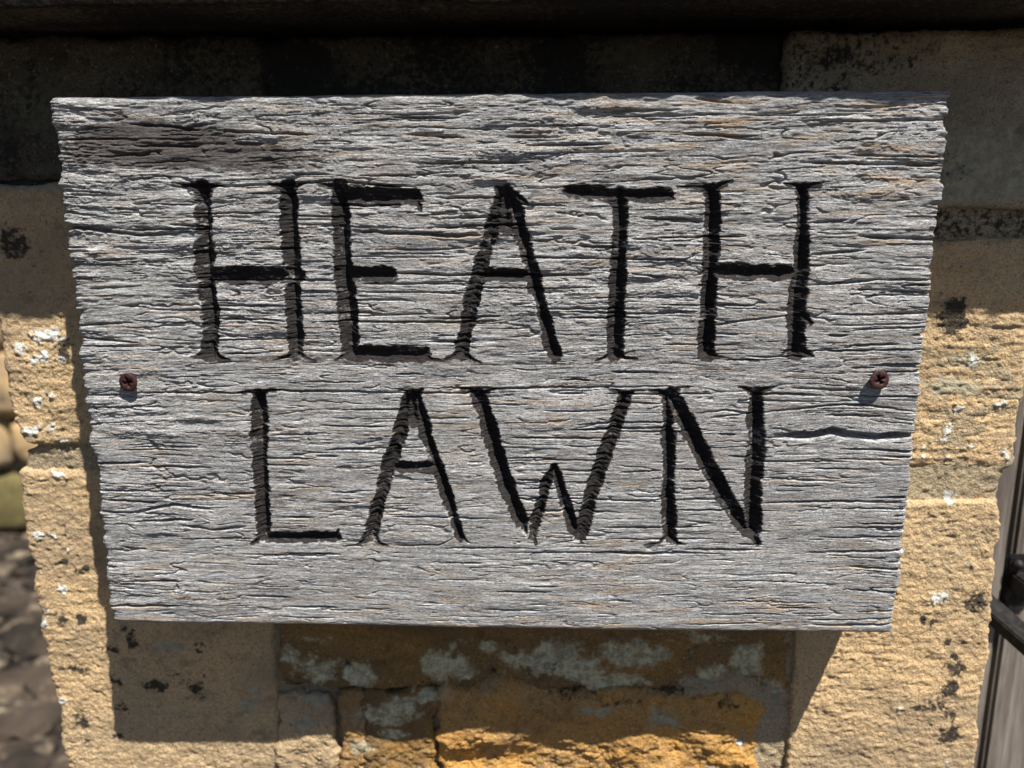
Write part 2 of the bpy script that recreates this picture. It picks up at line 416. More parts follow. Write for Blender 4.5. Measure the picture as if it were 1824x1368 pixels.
def board():
    dx, dz = 0.00043, 0.00029
    store = {}
    def disp(s, t):
        x = s * 1000; z = t * 1000                      # millimetres
        # grain lines wander and swell round the small knot by the split
        wx, wz = x, z
        kx, kz = bx(1483, 790); kx *= 1000; kz *= 1000
        warp = 1.6 * vn(wx / 75, wz / 45, 3) + 0.40 * vn(wx / 26, wz / 16, 4) + 0.10 * vn(wx / 8, wz / 6, 6)
        dk = ((x - kx) / 26) ** 2 + ((z - kz - 9) / 9) ** 2
        warp = warp - 3.4 * np.exp(-dk)
        k2x, k2z = bx(330, 940); k2x *= 1000; k2z *= 1000
        warp = warp + 2.4 * np.exp(-(((x - k2x) / 24) ** 2 + ((z - k2z) / 7) ** 2)) * vn(x / 9, z / 7, 8)
        g = z + warp
        u = (x + BW * 500) / (BW * 1000)                # 0 left .. 1 right
        vv = (z + BH * 500) / (BH * 1000)               # 0 bottom .. 1 top
        rough = np.clip(0.55 + 0.55 * sst(0.35, 0.85, vv) + 0.35 * (1 - sst(0.0, 0.28, u)) - 0.18 * (1 - sst(0.0, 0.12, vv)) + 0.25 * vn(x / 40, z / 25, 9), 0.35, 1.5)
        h = 0.55 * vn(x / 70, g / 20, 10) + 0.35 * vn(x / 22, g / 6, 12)
        r1 = 0.6 * vn(x / 42, g / 1.9, 13) + 0.6 * vn(x / 11, g / 1.5, 64); r2 = 0.6 * vn(x / 24, g / 0.95, 14) + 0.6 * vn(x / 6, g / 0.85, 65)
        r3 = 0.5 * vn(x / 13, g / 0.58, 15) + 0.7 * vn(x / 3.2, g / 0.6, 66)
        plate = 0.45 + 0.75 * sst(-0.35, 0.35, vn(x / 24, g / 4.5, 67) + 0.4 * vn(x / 8, g / 2.2, 68))
        flaky = sst(-0.3, 0.5, vn(x / 38, z / 17, 61) + 0.45 * (vv - 0.45) + 0.5 * (0.35 - u))
        h = h + rough * plate * (0.17 * r1 + 0.17 * r2 + 0.25 * r3)
        # terraces: torn lips where layers have flaked away
        q = 1.5 * vn(x / 19, g / 3.4, 16) + 0.55 * vn(x / 4.5, g / 1.8, 17) + 0.25 * vn(x / 1.6, g / 0.9, 18) + vn(x / 45, g / 9, 19)
        q = q * 1.6
        fl = np.floor(q); fr = q - fl
        h = h + rough * 0.25 * (fl + sst(0.0, 0.18, fr)) * (0.22 + 0.85 * flaky)
        # fine checks along the grain
        n1 = vn(x / 34, g / 2.6, 20) + 0.12 * vn(x / 3, g / 1.5, 21)
        mk = sst(-0.2, 0.35, vn(x / 13, g / 4, 22))
        h = h - 1.15 * (1 - sst(0.0, 0.10, np.abs(n1))) * mk * rough
        n2 = vn(x / 20, g / 1.3, 23)
        mk2 = sst(0.0, 0.4, vn(x / 9, g / 3, 24))
        h = h - 0.55 * (1 - sst(0.0, 0.16, np.abs(n2))) * mk2
        # ragged end grain
        ex = np.maximum(np.abs(s) - (BW / 2 - 0.006), 0) / 0.006
        e = sst(0, 1, ex)
        h = h + 0.62 * e * (1.0 * vn(z / 7, np.sign(x) * 3 + x * 0, 25) + 0.95 * vn(z / 2.6, np.sign(x) * 3 + x * 0, 26) + 0.5 * vn(z / 1.2, x / 6, 27)) - e * 0.3
        h = h * (1 - 0.85 * sst(BH / 2 - 0.004, BH / 2 + 0.004, np.abs(t)))
        # named checks
        crack = np.zeros_like(h)
        rs = np.random.RandomState(5)
        def cut(px_, pz_, dep, wid, amp=0.25):
            lo, hi = px_.min(), px_.max()
            sel = (x > lo - 1) & (x < hi + 1) & (z > pz_.min() - 4) & (z < pz_.max() + 4)
            if not sel.any(): return
            xs, zs = x[sel], z[sel]
            zl = np.interp(xs, px_, pz_) + amp * vn(xs / 5, xs * 0 + dep * 7, 31) + 0.12 * vn(xs / 1.3, xs * 0 + dep * 5, 32)
            tt = (xs - lo) / max(hi - lo, 1e-3)
            tp = np.minimum(1, 5 * np.minimum(tt, 1 - tt) + 0.05)
            tp = np.clip(tp, 0, 1) * (0.75 + 0.25 * vn(xs / 6, xs * 0 + dep * 3, 33))
            ww = wid * (0.45 + 0.55 * tp) * 0.86
            dd = np.abs(zs - zl)
            crack[sel] = np.maximum(crack[sel], dep * 1.0 * tp * (1 - sst(0.15, 1.0, dd / ww)))
        for dep, wid, pts in CHECKS:
            P = np.array([bx(*p) for p in pts]) * 1000
            P = P[np.argsort(P[:, 0])]
            cut(P[:, 0], P[:, 1], dep, wid)
        for i in range(190):
            L = rs.uniform(8, 55); cx0 = rs.uniform(-180, 180 - L * 0.3); cz0 = rs.uniform(-114, 114)
            if i % 5 == 0: cx0 = -185 if rs.rand() < 0.4 else 185 - L
            xs_ = np.linspace(cx0, cx0 + L, 6)
            zz = cz0 + 0.7 * np.array([float(vn(q_ / 30, cz0 / 20, 35)) for q_ in xs_])
            cut(xs_, zz, rs.uniform(1.4, 3.2), rs.uniform(0.5, 1.0), 0.2)
        # carved letters: V cuts
        dep = np.zeros_like(h); own = np.zeros(h.shape, np.int32)
        jag = 0.26 * vn(x / 6, g / 1.1, 40) + 0.34 * vn(x / 1.8, g / 0.55, 41) + 0.55 * vn(x / 9, z / 9, 42) + 0.40 * vn(x / 4, z / 3.5, 43) - 0.05
        sdf = np.full_like(h, -5.0)
        for li, (ch, lab, cuts) in enumerate(LET):
            for steep, pts in cuts:
                for (a, b) in zip(pts[:-1], pts[1:]):
                    ax_, az_ = bx(a[0], a[1]); bx_, bz_ = bx(b[0], b[1])
                    ax_ *= 1000; az_ *= 1000; bx_ *= 1000; bz_ *= 1000
                    wa = a[2] * scl(a[0], a[1]) * 500; wb = b[2] * scl(b[0], b[1]) * 500
                    wm = max(wa, wb) + 2.5
                    sel = (x > min(ax_, bx_) - wm) & (x < max(ax_, bx_) + wm) & (z > min(az_, bz_) - wm) & (z < max(az_, bz_) + wm)
                    xs, zs = x[sel], z[sel]
                    ll = (bx_ - ax_) ** 2 + (bz_ - az_) ** 2 + 1e-9
                    tt = np.clip(((xs - ax_) * (bx_ - ax_) + (zs - az_) * (bz_ - az_)) / ll, 0, 1)
                    dist = np.hypot(xs - ax_ - tt * (bx_ - ax_), zs - az_ - tt * (bz_ - az_))
                    hw = wa + (wb - wa) * tt
                    js = jag[sel] * np.minimum(1, hw / 3.0)
                    dd = (hw - dist + js) * steep
                    cur = dep[sel]; oc = own[sel]
                    better = dd > cur
                    oc[better] = li + 1; own[sel] = oc
                    dep[sel] = np.maximum(cur, dd)
                    sdf[sel] = np.maximum(sdf[sel], dd / steep)
        for spx, spy in ((227, 681), (1567, 678)):
            cx_, cz_ = bx(spx, spy); rr_ = np.hypot(x - cx_ * 1000, z - cz_ * 1000)
            h = h - 0.9 * (1 - sst(2.0, 5.0, rr_ + 0.5 * vn(x / 2, z / 1.5, 62)))
        soft = np.sqrt(dep ** 2 + 0.5) - math.sqrt(0.5)
        depc = 8.5 * (1 - np.exp(-soft / 8.5)) * 1.30
        inside = sst(0.5, 3.0, dep)
        h = h * (1 - 0.6 * inside) - depc - crack
        store.update(sdf=sdf, g=g, dep=dep, own=own, x=x, z=z, u=u, v=vv, rough=rough)
        return h / 1000
    v, f, s, t = slab(-BW / 2, BW / 2, -BH / 2, BH / 2, 0.0, BT, 0.0024, dx, dz, disp)
    x, z, g, dep, u, vv = (store[k] for k in ('x', 'z', 'g', 'dep', 'u', 'v'))
    sdf = store['sdf']
    paint = np.clip(1.0 * sst(-0.6, 0.9, sdf + 0.6 * vn(x / 7, g / 3.5, 55) + 0.45 * vn(x / 2.5, g / 0.9, 56)) * (0.84 + 0.30 * vn(x / 8, z / 7, 57) + 0.22 * vn(x / 3, g / 1.2, 58)), 0, 1)
    # dark stain by the upper left corner, pale crust down the left side, straw tones on the right and along the foot
    def blob(px, py, rx, ry):
        cx, cz = bx(px, py); return np.exp(-(((x - cx * 1000) / rx) ** 2 + ((z - cz * 1000) / ry) ** 2))
    stain = 0.82 * blob(240, 230, 34, 11) + 0.72 * blob(300, 280, 45, 8) + 0.42 * blob(620, 300, 50, 7) + 0.35 * blob(470, 640, 75, 3) + 0.5 * blob(700, 365, 14, 4)
    stain = stain + 0.35 * blob(690, 645, 60, 3) + 0.45 * blob(460, 880, 60, 4) + 0.28 * blob(400, 1070, 80, 6) + 0.35 * blob(760, 900, 12, 8) + 0.5 * blob(227, 690, 4, 5) + 0.5 * blob(1564, 690, 4, 5) + 0.3 * blob(180, 330, 16, 14) + 0.35 * blob(420, 260, 60, 7) + 0.25 * blob(950, 620, 60, 4) + 0.22 * vn(x / 30, g / 5, 50)
    near = sst(-1.6, 0.3, dep) * 0
    lich = 0.62 * blob(230, 520, 30, 18) + 0.5 * blob(200, 380, 20, 10) + 0.4 * blob(350, 930, 45, 8) + 0.35 * blob(520, 400, 60, 16) + 0.35 * blob(190, 640, 20, 14) + 0.3 * blob(600, 230, 70, 8) + 0.1 * vn(x / 30, z / 14, 51)
    tan = np.clip(0.42 + 0.75 * sst(0.62, 0.9, vv) * sst(0.4, 0.75, u) + 0.6 * (1 - sst(0.0, 0.16, vv)) + 0.55 * blob(930, 740, 45, 10) + 0.4 * blob(560, 880, 40, 10) + 0.3 * vn(x / 30, z / 12, 52), 0, 1)
    tmp = {'grain': ('FLOAT_VECTOR', np.stack([x.ravel() / 1000, v[:, 1], g.ravel() / 1000], 1)),
           'paint': ('FLOAT', paint.ravel()), 'stain': ('FLOAT', stain.ravel()),
           'lichen': ('FLOAT', lich.ravel()), 'tan': ('FLOAT', tan.ravel())}
    # smooth normals of the whole sheet, so that the carved pieces meet the board without a seam
    P = v.reshape(s.shape + (3,))
    n = np.cross(np.gradient(P, axis=1), np.gradient(P, axis=0))
    n /= np.linalg.norm(n, axis=2, keepdims=True) + 1e-12
    n = n.reshape(-1, 3)
    own = store['own'].ravel(); dflat = dep.ravel()
    fo = np.where(dflat[f].max(axis=1) > 0.15, own[f].max(axis=1), 0)
    sign = thing('carved_wooden_sign', 'weathered grey oak board carved HEATH LAWN, screwed to a stone gate pillar', 'sign', (0, 0, BZ))
    for li in range(len(LET) + 1):
        ff = f[fo == li]
        used, inv = np.unique(ff.ravel(), return_inverse=True)
        sub = {a: (ty, val[used]) for a, (ty, val) in tmp.items()}
        nm = 'board' if li == 0 else 'carved_letter'
        me = mesh_np(nm, v[used], inv.reshape(ff.shape), sub)
        me.normals_split_custom_set_from_vertices(n[used].tolist())
        o = link(nm, me, WOOD, sign)
        if li: o['label'] = LET[li - 1][1] + ', cut deep with remains of black paint'
    return sign

SIGN = board()

# ------------------------------------------------------------------ screws
def rust():
    k = N('rusty_steel')
    p = k.obj()
    a = k.noise(p, 700, 4, 0.6); b = k.noise(p, 2600, 3, 0.6)
    col = k.mix(k.ramp(a, 0.35, 0.65), rgb(0.034, 0.015, 0.014), rgb(0.062, 0.027, 0.023))
    col = k.mix(k.ramp(b, 0.6, 0.75, 0, 0.5), col, rgb(0.10, 0.043, 0.03))
    k.b.inputs['Metallic'].default_value = 0.25
    return k.done(col, 0.55, k.bump(b, 0.0002, 0.7, k.bump(a, 0.0003, 0.5)))
RUST = rust()
def screw_mesh(turn):
    nA = 96; R = 0.0041
    rings = []
    th = np.arange(nA) / nA * 2 * math.pi
    def cross(wd, ln):
        out = []
        for a in th:
            best = 0
            for q in range(4):
                b_ = a - turn - q * math.pi / 2
                c, s_ = math.cos(b_), abs(math.sin(b_))
                if c > 0:
                    r_ = min(ln / max(c, 1e-6), wd / max(s_, 1e-6)); best = max(best, r_)
            out.append(best)
        return np.array(out)
    def ring(r, y): rings.append(np.stack([r * np.cos(th), np.full(nA, y), r * np.sin(th)], 1))
    one = np.ones(nA)
    fl = -0.0035
    ring(one * 0.00025, fl + 0.0030); ring(cross(0.00035, 0.0010), fl + 0.0026)
    ring(cross(0.00058, 0.0021), fl + 0.0004); ring(cross(0.00070, 0.0023), fl + 0.00005)
    ring(np.maximum(cross(0.0009, 0.0026), 0.0028), fl - 0.00003); ring(one * R * 0.93, fl + 0.00005)
    ring(one * R * 0.985, fl + 0.00018); ring(one * R, fl + 0.00045); ring(one * R * 0.98, fl + 0.0008)
    ring(one * R * 0.55, fl + 0.0030); ring(one * R * 0.52, fl + 0.020)
    v = np.concatenate(rings)
    v[:, 0] += 0.00004 * vn(v[:, 0] * 2000, v[:, 2] * 2000, 3)
    v[:, 1] += 0.00006 * vn(v[:, 0] * 1500, v[:, 2] * 1500, 5)
    fs = []
    for k in range(len(rings) - 1):
        i = np.arange(nA); j = (i + 1) % nA
        fs.append(np.stack([k * nA + i, k * nA + j, (k + 1) * nA + j, (k + 1) * nA + i], 1))
    return mesh_np('screw', v, np.concatenate(fs))
for (px, py, turn, tx, tz, lab) in ((227, 681, 0.2, 4, -5, 'rusty crosshead screw at the left end of the board'),
                                    (1567, 678, 0.5, -3, 6, 'rusty crosshead screw at the right end of the board')):
    p = at(px, py, -0.004)
    o = link('screw', screw_mesh(turn), RUST, SIGN, (p[0], 0, p[2] - BZ))
    o.rotation_euler = (math.radians(tx), 0, math.radians(tz)); o['label'] = lab

# ------------------------------------------------------------------ the stone gate pillar
WY = 0.0405                                               # plane of the stones' faces behind the board
PIL = thing('stone_gate_pillar', 'gate pillar of yellow sandstone and orange ironstone blocks behind the carved board', 'pillar', (0, 0, 0))
def wp(px, py, Y=WY):
    p = at(px, py, Y); return p[0], p[2]
LEFT = [(-80, 300), (-10, 540), (2, 600), (18, 690), (28, 750), (48, 789), (60, 797), (40, 806), (34, 850), (38, 900), (47, 960), (62, 1010), (62, 1050), (78, 1100), (84, 1170), (92, 1230), (112, 1290), (112, 1330), (122, 1368)]
RIGHT = [(1824, 600), (1818, 640), (1806, 700), (1797, 770), (1790, 826), (1768, 836), (1762, 880), (1768, 930), (1766, 950), (1757, 965), (1757, 1010), (1748, 1070), (1746, 1110), (1736, 1190), (1728, 1240), (1722, 1300), (1716, 1368)]
def prof(pts):
    P = np.array([wp(p[0] + (-7 if p[0] < 900 else 3), p[1], 0.044) for p in pts]); return P[np.argsort(P[:, 1])]
PL, PR = prof(LEFT), prof(RIGHT)
XL, XR = float(np.median(PL[:, 0])), float(np.median(PR[:, 0]))

def spots_masks(seed, spec):
    """spec: list of (kind, px, py, radius px x, radius px y, strength)"""
    def f(X, Z):
        out = {k_: np.zeros_like(X) for k_ in ('white', 'soot_shade', 'crust')}
        wx_ = 0.0022 * vn(X * 200, Z * 200, 91) + 0.0011 * vn(X * 600, Z * 600, 92); wz_ = 0.0020 * vn(X * 210, Z * 190, 93) + 0.0011 * vn(X * 620, Z * 590, 94)
        for kind, px, py, rx, ry, st in spec:
            cx, cz = wp(px, py); k_ = 0.00026
            out[kind] = np.maximum(out[kind], st * np.exp(-((((X + wx_ - cx) / (rx * k_)) ** 2 + ((Z + wz_ - cz) / (ry * k_)) ** 2)) ** 1.4))
        return out
    return f
SPOTS = [('white', a, b, c, d, 0.85) for a, b, c, d in [
    (75, 600, 36, 16), (30, 622, 16, 12), (66, 640, 20, 12), (100, 640, 8, 7), (60, 720, 14, 9), (85, 706, 8, 6), (46, 768, 20, 9), (84, 768, 14, 7), (104, 788, 9, 6),
    (95, 850, 16, 8), (62, 962, 14, 13), (78, 960, 8, 8), (88, 962, 6, 6), (110, 984, 6, 5), (98, 1056, 12, 10), (72, 1092, 8, 9), (74, 1120, 9, 12), (100, 1262, 9, 14),
    (1705, 724, 10, 7), (1690, 767, 8, 18), (1640, 815, 8, 6), (1638, 796, 6, 5), (1692, 812, 9, 7), (1722, 790, 6, 5), (1785, 806, 7, 10), (1598, 1252, 7, 6), (1681, 1350, 8, 6), (1735, 640, 10, 5),
    (1783, 720, 8, 6), (1692, 880, 10, 16), (1664, 1055, 22, 15), (1315, 1322, 8, 7)]]
SPOTS += [('soot_shade', a, b, c, d, 0.9) for a, b, c, d in [
    (20, 430, 34, 22), (106, 632, 14, 18), (108, 618, 10, 10), (1692, 562, 20, 26), (1735, 1068, 20, 20), (1654, 1102, 9, 8), (1630, 1096, 7, 7), (1680, 1138, 12, 6), (1700, 1162, 10, 9), (1697, 1190, 16, 16),
    (1680, 1220, 14, 18), (1655, 1244, 20, 9), (1630, 1252, 14, 6), (1685, 1300, 14, 14), (1682, 1262, 8, 12), (1655, 915, 6, 5), (1722, 1010, 6, 6),
    (108, 1010, 12, 10), (136, 1022, 8, 8), (100, 1110, 10, 10), (135, 1110, 9, 9), (120, 1200, 26, 8), (135, 1296, 18, 14), (225, 1150, 12, 14), (198, 1165, 14, 8),
    (200, 1225, 9, 12), (205, 1270, 12, 10), (265, 1230, 22, 10), (340, 1235, 14, 14), (352, 1252, 6, 10), (222, 1130, 10, 6), (300, 1215, 12, 5), (345, 1165, 8, 7), (145, 1330, 10, 8),
    (360, 1210, 5, 4), (200, 1320, 10, 6), (180, 880, 12, 6), (1600, 395, 8, 8), (1668, 402, 8, 8)]]
SPOTS = [(q_[0], q_[1], q_[2], q_[3] * (1.35 if q_[0] == 'soot_shade' else 1.1), q_[4] * (1.35 if q_[0] == 'soot_shade' else 1.1), q_[5]) for q_ in SPOTS]
SPOTS += [('crust', a, b, c, d, 0.9) for a, b, c, d in [
    (440, 1265, 34, 26), (300, 1280, 16, 10), (640, 1200, 40, 28), (560, 1195, 50, 36), (780, 1190, 60, 40), (820, 1200, 36, 26), (700, 1270, 70, 40), (1000, 1180, 120, 36),
    (1120, 1165, 90, 32), (1100, 1215, 80, 20), (1260, 1200, 40, 30), (1180, 1280, 30, 14), (640, 1330, 30, 16), (700, 1310, 40, 14), (1240, 1130, 60, 18), (560, 1250, 30, 18), (900, 1170, 30, 20),
    (1700, 690, 60, 18), (1740, 290, 120, 80), (1720, 640, 40, 12), (150, 300, 120, 24), (60, 200, 60, 60), (60, 330, 90, 18), (330, 100, 60, 14), (400, 160, 90, 40), (540, 60, 50, 10), (1060, 90, 110, 22), (430, 280, 60, 30), (1720, 1000, 10, 6), (520, 1170, 26, 30), (540, 1290, 30, 20), (880, 1150, 30, 14), (1330, 1170, 40, 40), (1380, 1250, 20, 40), (760, 1240, 40, 16), (1060, 1260, 50, 14), (450, 1240, 20, 14), (300, 1160, 60, 12), (560, 1140, 40, 10)]]
SPOTS += [('soot_shade', a, b, c, d, 0.62) for a, b, c, d in [(1020, 1230, 60, 14), (1100, 1250, 50, 14), (760, 1215, 20, 10), (980, 1190, 26, 10), (1200, 1230, 50, 18), (1300, 1250, 30, 16), (520, 1220, 20, 14), (620, 1180, 16, 10), (880, 1200, 20, 10), ]]
SPOTS += [('soot_shade', a, b, c, d, 0.46) for a, b, c, d in [(1450, 130, 110, 150), (1560, 90, 110, 60), (1430, 300, 40, 60)]]  # blends the painted shade of the middle block into the right one
SMASK = spots_masks(1, SPOTS)

stone_no = [0]
def stone(px0, px1, py0, py1, mat, Y=WY, r=0.004, depth=0.12, step=0.00065, amp=1.0, bed=0.4, rugged=0.0, edges='', soot_shade=0.0, bulge=0.0, label=None, world=None, smask=True, wob=1.0):
    """one block; px box read at its face plane, or world=(x0, x1, z0, z1)"""
    stone_no[0] += 1; sd = stone_no[0] * 37
    if world: x0, x1, z0, z1 = world
    else:
        a = wp((px0 + px1) / 2, py0, Y); b = wp((px0 + px1) / 2, py1, Y); z1, z0 = a[1], b[1]
        ym = (py0 + py1) / 2
        x0 = XL if px0 is None or px0 < 0 else wp(px0, ym, Y)[0]
        x1 = XR if px1 is None or px1 > 1823 else wp(px1, ym, Y)[0]
    def disp(s, t):
        x = s * 1000; z = t * 1000
        h = amp * (1.1 * vn(x / 45, z / 35, sd) + 0.5 * vn(x / 13, z / 11, sd + 1) + 0.30 * vn(x / 4.5, z / 3.8, sd + 2) + 0.34 * vn(x / 2.0, z / 1.6, sd + 3) + 0.24 * vn(x / 0.95, z / 0.9, sd + 9))
        h = h + bed * (0.45 * vn(x / 22, z / 2.2 + 0.3 * vn(x / 15, z / 15, sd + 8), sd + 4) + 0.3 * vn(x / 9, z / 1.1, sd + 5))
        pit = vn(x / 3.1, z / 2.6, sd + 40)
        h = h - 0.8 * amp * sst(0.55, 0.85, pit) * sst(-0.2, 0.4, vn(x / 16, z / 16, sd + 41))
        if bulge: h = h + bulge * (0.9 * vn(x / 26, z / 18, sd + 50) + 0.3)
        if rugged:
            q = 2.2 * vn(x / 22, z / 15, sd + 6) + 0.8 * vn(x / 7, z / 5, sd + 7) + 0.35 * vn(x / 2.5, z / 2.1, sd + 10)
            fl = np.floor(q * 1.4); fr = q * 1.4 - fl
            h = h + rugged * (1.0 * q + 1.1 * (fl + sst(0, 0.25, fr)))
            c = np.abs(vn(x / 14 + 0.4 * vn(x / 6, z / 6, sd + 12), z / 10, sd + 11))
            h = h - rugged * 1.6 * (1 - sst(0, 0.09, c))
        return h / 1000
    def outline(X, Z):
        # chipped, slightly wandering arrises
        wl = 1 - sst(x0, x0 + 0.02, X); wr = sst(x1 - 0.02, x1, X)
        wt = sst(z1 - 0.012, z1, Z); wb = 1 - sst(z0, z0 + 0.012, Z)
        zz = Z * 1000; xx = X * 1000
        jl = 0.0010 * wob * (vn(zz / 12, xx * 0 + 1, sd + 20) + 0.5 * vn(zz / 3, xx * 0, sd + 21))
        jr = 0.0010 * wob * (vn(zz / 12, xx * 0 + 5, sd + 22) + 0.5 * vn(zz / 3, xx * 0, sd + 23))
        dl = (np.interp(Z, PL[:, 1], PL[:, 0]) - x0) if 'L' in edges else 0
        dr = (np.interp(Z, PR[:, 1], PR[:, 0]) - x1) if 'R' in edges else 0
        X2 = X + wl * (jl + dl) + wr * (jr + dr)
        Z2 = Z + (wt - 0) * 0.0008 * wob * (vn(xx / 15, zz * 0, sd + 24) + 0.5 * vn(xx / 4, zz * 0, sd + 25)) + wb * 0.0008 * wob * (vn(xx / 15, zz * 0 + 9, sd + 26) + 0.5 * vn(xx / 4, zz * 0 + 3, sd + 27))
        return X2, Z2
    v, f, s, t = slab(x0, x1, z0, z1, Y, depth, r, step, step, disp, outline)
    X, Z = v[:, 0], v[:, 2]
    M = SMASK(X, Z) if smask else {k_: np.zeros_like(X) for k_ in ('white', 'soot_shade', 'crust')}
    M['soot_shade'] = np.clip(M['soot_shade'] + soot_shade * (0.6 + 0.5 * vn(X * 35, Z * 45, sd + 30)), 0, 1)
    M['crust'] = np.clip(M['crust'] + 0.05 + 0.30 * vn(X * 40, Z * 40, sd + 31) + 0.15 * vn(X * 140, Z * 140, sd + 34), -0.3, 1)
    M['soot_shade'] = np.clip(M['soot_shade'] + 0.45 * sst(0.35, 0.9, vn(X * 60, Z * 75, sd + 35)) * sst(-0.3, 0.4, vn(X * 16, Z * 16, sd + 36)) + 0.12 * vn(X * 300, Z * 300, sd + 37), 0, 1)
    lift = sst(0.4, 0.7, M['white'] + 0.5 * vn(X * 900, Z * 900, sd + 32)) * (0.0006 + 0.0006 * vn(X * 700, Z * 700, sd + 33))
    front = (v[:, 1] < Y + r)
    v[:, 1] -= lift * front
    me = mesh_np('stone', v, f, {k_: ('FLOAT', a_) for k_, a_ in M.items()})
    o = link('stone', me, mat, PIL)
    if label: o['label'] = label
    return o

# upper course, under the coping: staining plus the coping's shade painted into the colour
stone(-1, 470, 62, 322, DARKSAND, Y=0.0455, edges='L', step=0.0008, soot_shade=0.62, label='stained green grey block at the left of the upper course, its shade painted in')
stone(474, 1392, 62, 322, DARKSAND, Y=0.0465, step=0.0009, soot_shade=1.15, label='stained block under the middle of the coping, blackened by painted shade')
stone(1398, 1900, 52, 368, GREYSAND, edges='R', Y=0.0415, step=0.0008, soot_shade=0.05, label='grey brown block at the right of the upper course')
# middle course
stone(-1, 420, 326, 796, SAND, Y=0.0435, edges='L', r=0.004, bed=0.5, label='left block of the middle course with white lichen')
stone(1400, 1900, 428, 832, SAND, Y=0.0400, edges='R', bed=1.0, r=0.0025, label='right block of the middle course with rippled bedding')
# lower course
stone(-1, 489, 836, 1440, SAND, Y=0.0452, edges='L', r=0.004, label='left block of the lower course spotted with black growth')
stone(1416, 1900, 893, 1440, SAND, Y=0.0368, edges='R', r=0.0022, label='right block of the lower course with a chipped edge')
# ironstone between the two lower blocks
stone(494, 1408, 1000, 1232, BROWNIRON, Y=0.0408, rugged=0.28, r=0.002, step=0.0007, bed=0.1, label='orange ironstone block blotched with grey green lichen')
stone(783, 1344, 1234, 1440, IRON, Y=0.0405, rugged=0.55, r=0.0035, bed=0.1, wob=2.5, bulge=3.0, label='rugged orange ironstone block')
stone(652, 779, 1234, 1440, BROWNIRON, Y=0.0405, rugged=0.4, r=0.0035, bed=0.1, wob=2.5, bulge=2.5, label='pale crusted ironstone block')
stone(495, 598, 1238, 1440, SAND, Y=0.0425, rugged=0.25, r=0.003, bed=0.2, wob=2.5)
stone(1349, 1408, 1238, 1440, MORT, Y=0.0415, rugged=0.15, r=0.002, bed=0.1, wob=2, label='pale pebbly packing stone')
stone(603, 648, 1234, 1440, IRON, Y=0.0400, rugged=0.3, r=0.003, bed=0.1, wob=2)

def mortar_sheet():
    x0, x1 = XL + 0.006, XR - 0.006
    za = wp(900, 1470)[1]; zb = wp(900, 50)[1]
    def disp(s, t):
        x = s * 1000; z = t * 1000
        peb = vn(x / 2.4, z / 2.4, 71); peb2 = vn(x / 1.2, z / 1.2, 72)
        return (0.9 * vn(x / 20, z / 14, 70) + 0.7 * sst(0.2, 0.7, peb) + 0.35 * peb2 + 0.3 * vn(x / 5, z / 5, 73)) / 1000
    def outline(X, Z):
        wr = sst(x1 - 0.02, x1, X); wl = 1 - sst(x0, x0 + 0.02, X)
        dr = np.interp(Z, PR[:, 1], PR[:, 0]) - 0.001 - x1; dl = np.interp(Z, PL[:, 1], PL[:, 0]) + 0.001 - x0
        return X + wr * dr + wl * dl, Z
    _d = disp; zcut = wp(1500, 600)[1]; zup = wp(1500, 330)[1]
    disp = lambda s, t: _d(s, t) + 0.0064 * sst(0.075, 0.10, s) * (1 - sst(zcut - 0.004, zcut + 0.004, t)) - 0.0010 - 0.0022 * sst(zup - 0.01, zup, t)
    v, f, s, t = slab(x0, x1, za, zb, 0.0462, 0.10, 0.003, 0.0009, 0.0009, disp, outline)
    X, Z = v[:, 0], v[:, 2]
    M = SMASK(X, Z)
    zm1 = wp(1740, 398)[1]; zup_ = wp(1500, 330)[1]
    M['soot_shade'] = np.clip(M['soot_shade'] + 0.58 * np.exp(-((Z - zm1) / 0.012) ** 2) * (X > 0), 0, 1)  # mortar toned darker along the right joint
    M['soot_shade'] = np.clip(M['soot_shade'] + 1.2 * sst(zup_ - 0.01, zup_, Z) * (X < wp(1400, 200)[0]), 0, 1)  # carries the painted shade of the upper course across its joints
    M['crust'] = np.clip(M['crust'] + 0.12 + 0.25 * vn(X * 50, Z * 50, 76), 0, 1)
    me = mesh_np('mortar', v, f, {k_: ('FLOAT', a_) for k_, a_ in M.items()})
    link('mortar', me, MORT, PIL)
mortar_sheet()

# solid core and the courses below the photograph, down to the ground
def box_mesh(name, x0, x1, y0, y1, z0, z1, bev=0.004, cuts=0, noise=0.0, seed=0):
    import bmesh
    bm = bmesh.new(); bmesh.ops.create_cube(bm, size=1)
    for v_ in bm.verts:
        v_.co = Vector((x0 + (v_.co.x + 0.5) * (x1 - x0), y0 + (v_.co.y + 0.5) * (y1 - y0), z0 + (v_.co.z + 0.5) * (z1 - z0)))
    if bev: bmesh.ops.bevel(bm, geom=bm.edges[:], offset=bev, segments=2, affect='EDGES')
    if cuts: bmesh.ops.subdivide_edges(bm, edges=bm.edges[:], cuts=cuts, use_grid_fill=True)
    bm.normal_update()
    if noise:
        for v_ in bm.verts:
            n_ = float(vn(v_.co.x * 14 + v_.co.y * 9, v_.co.z * 14 + v_.co.y * 5, seed)) + 0.5 * float(vn(v_.co.x * 50 + v_.co.y * 30, v_.co.z * 50, seed + 1))
            v_.co += v_.normal * n_ * noise
    for p_ in bm.faces: p_.smooth = (name == 'stone')
    me = bpy.data.meshes.new(name); bm.to_mesh(me); bm.free()
    return me
zlow = wp(900, 1440, 0.041)[1]; ztop = wp(900, 56, 0.045)[1]
DEPTH = XR - XL
link('core', box_mesh('core', XL + 0.012, XR - 0.012, 0.06, 0.04 + DEPTH - 0.01, 0.0, ztop, 0.002), MORT, PIL)
z = zlow - 0.012; i = 0
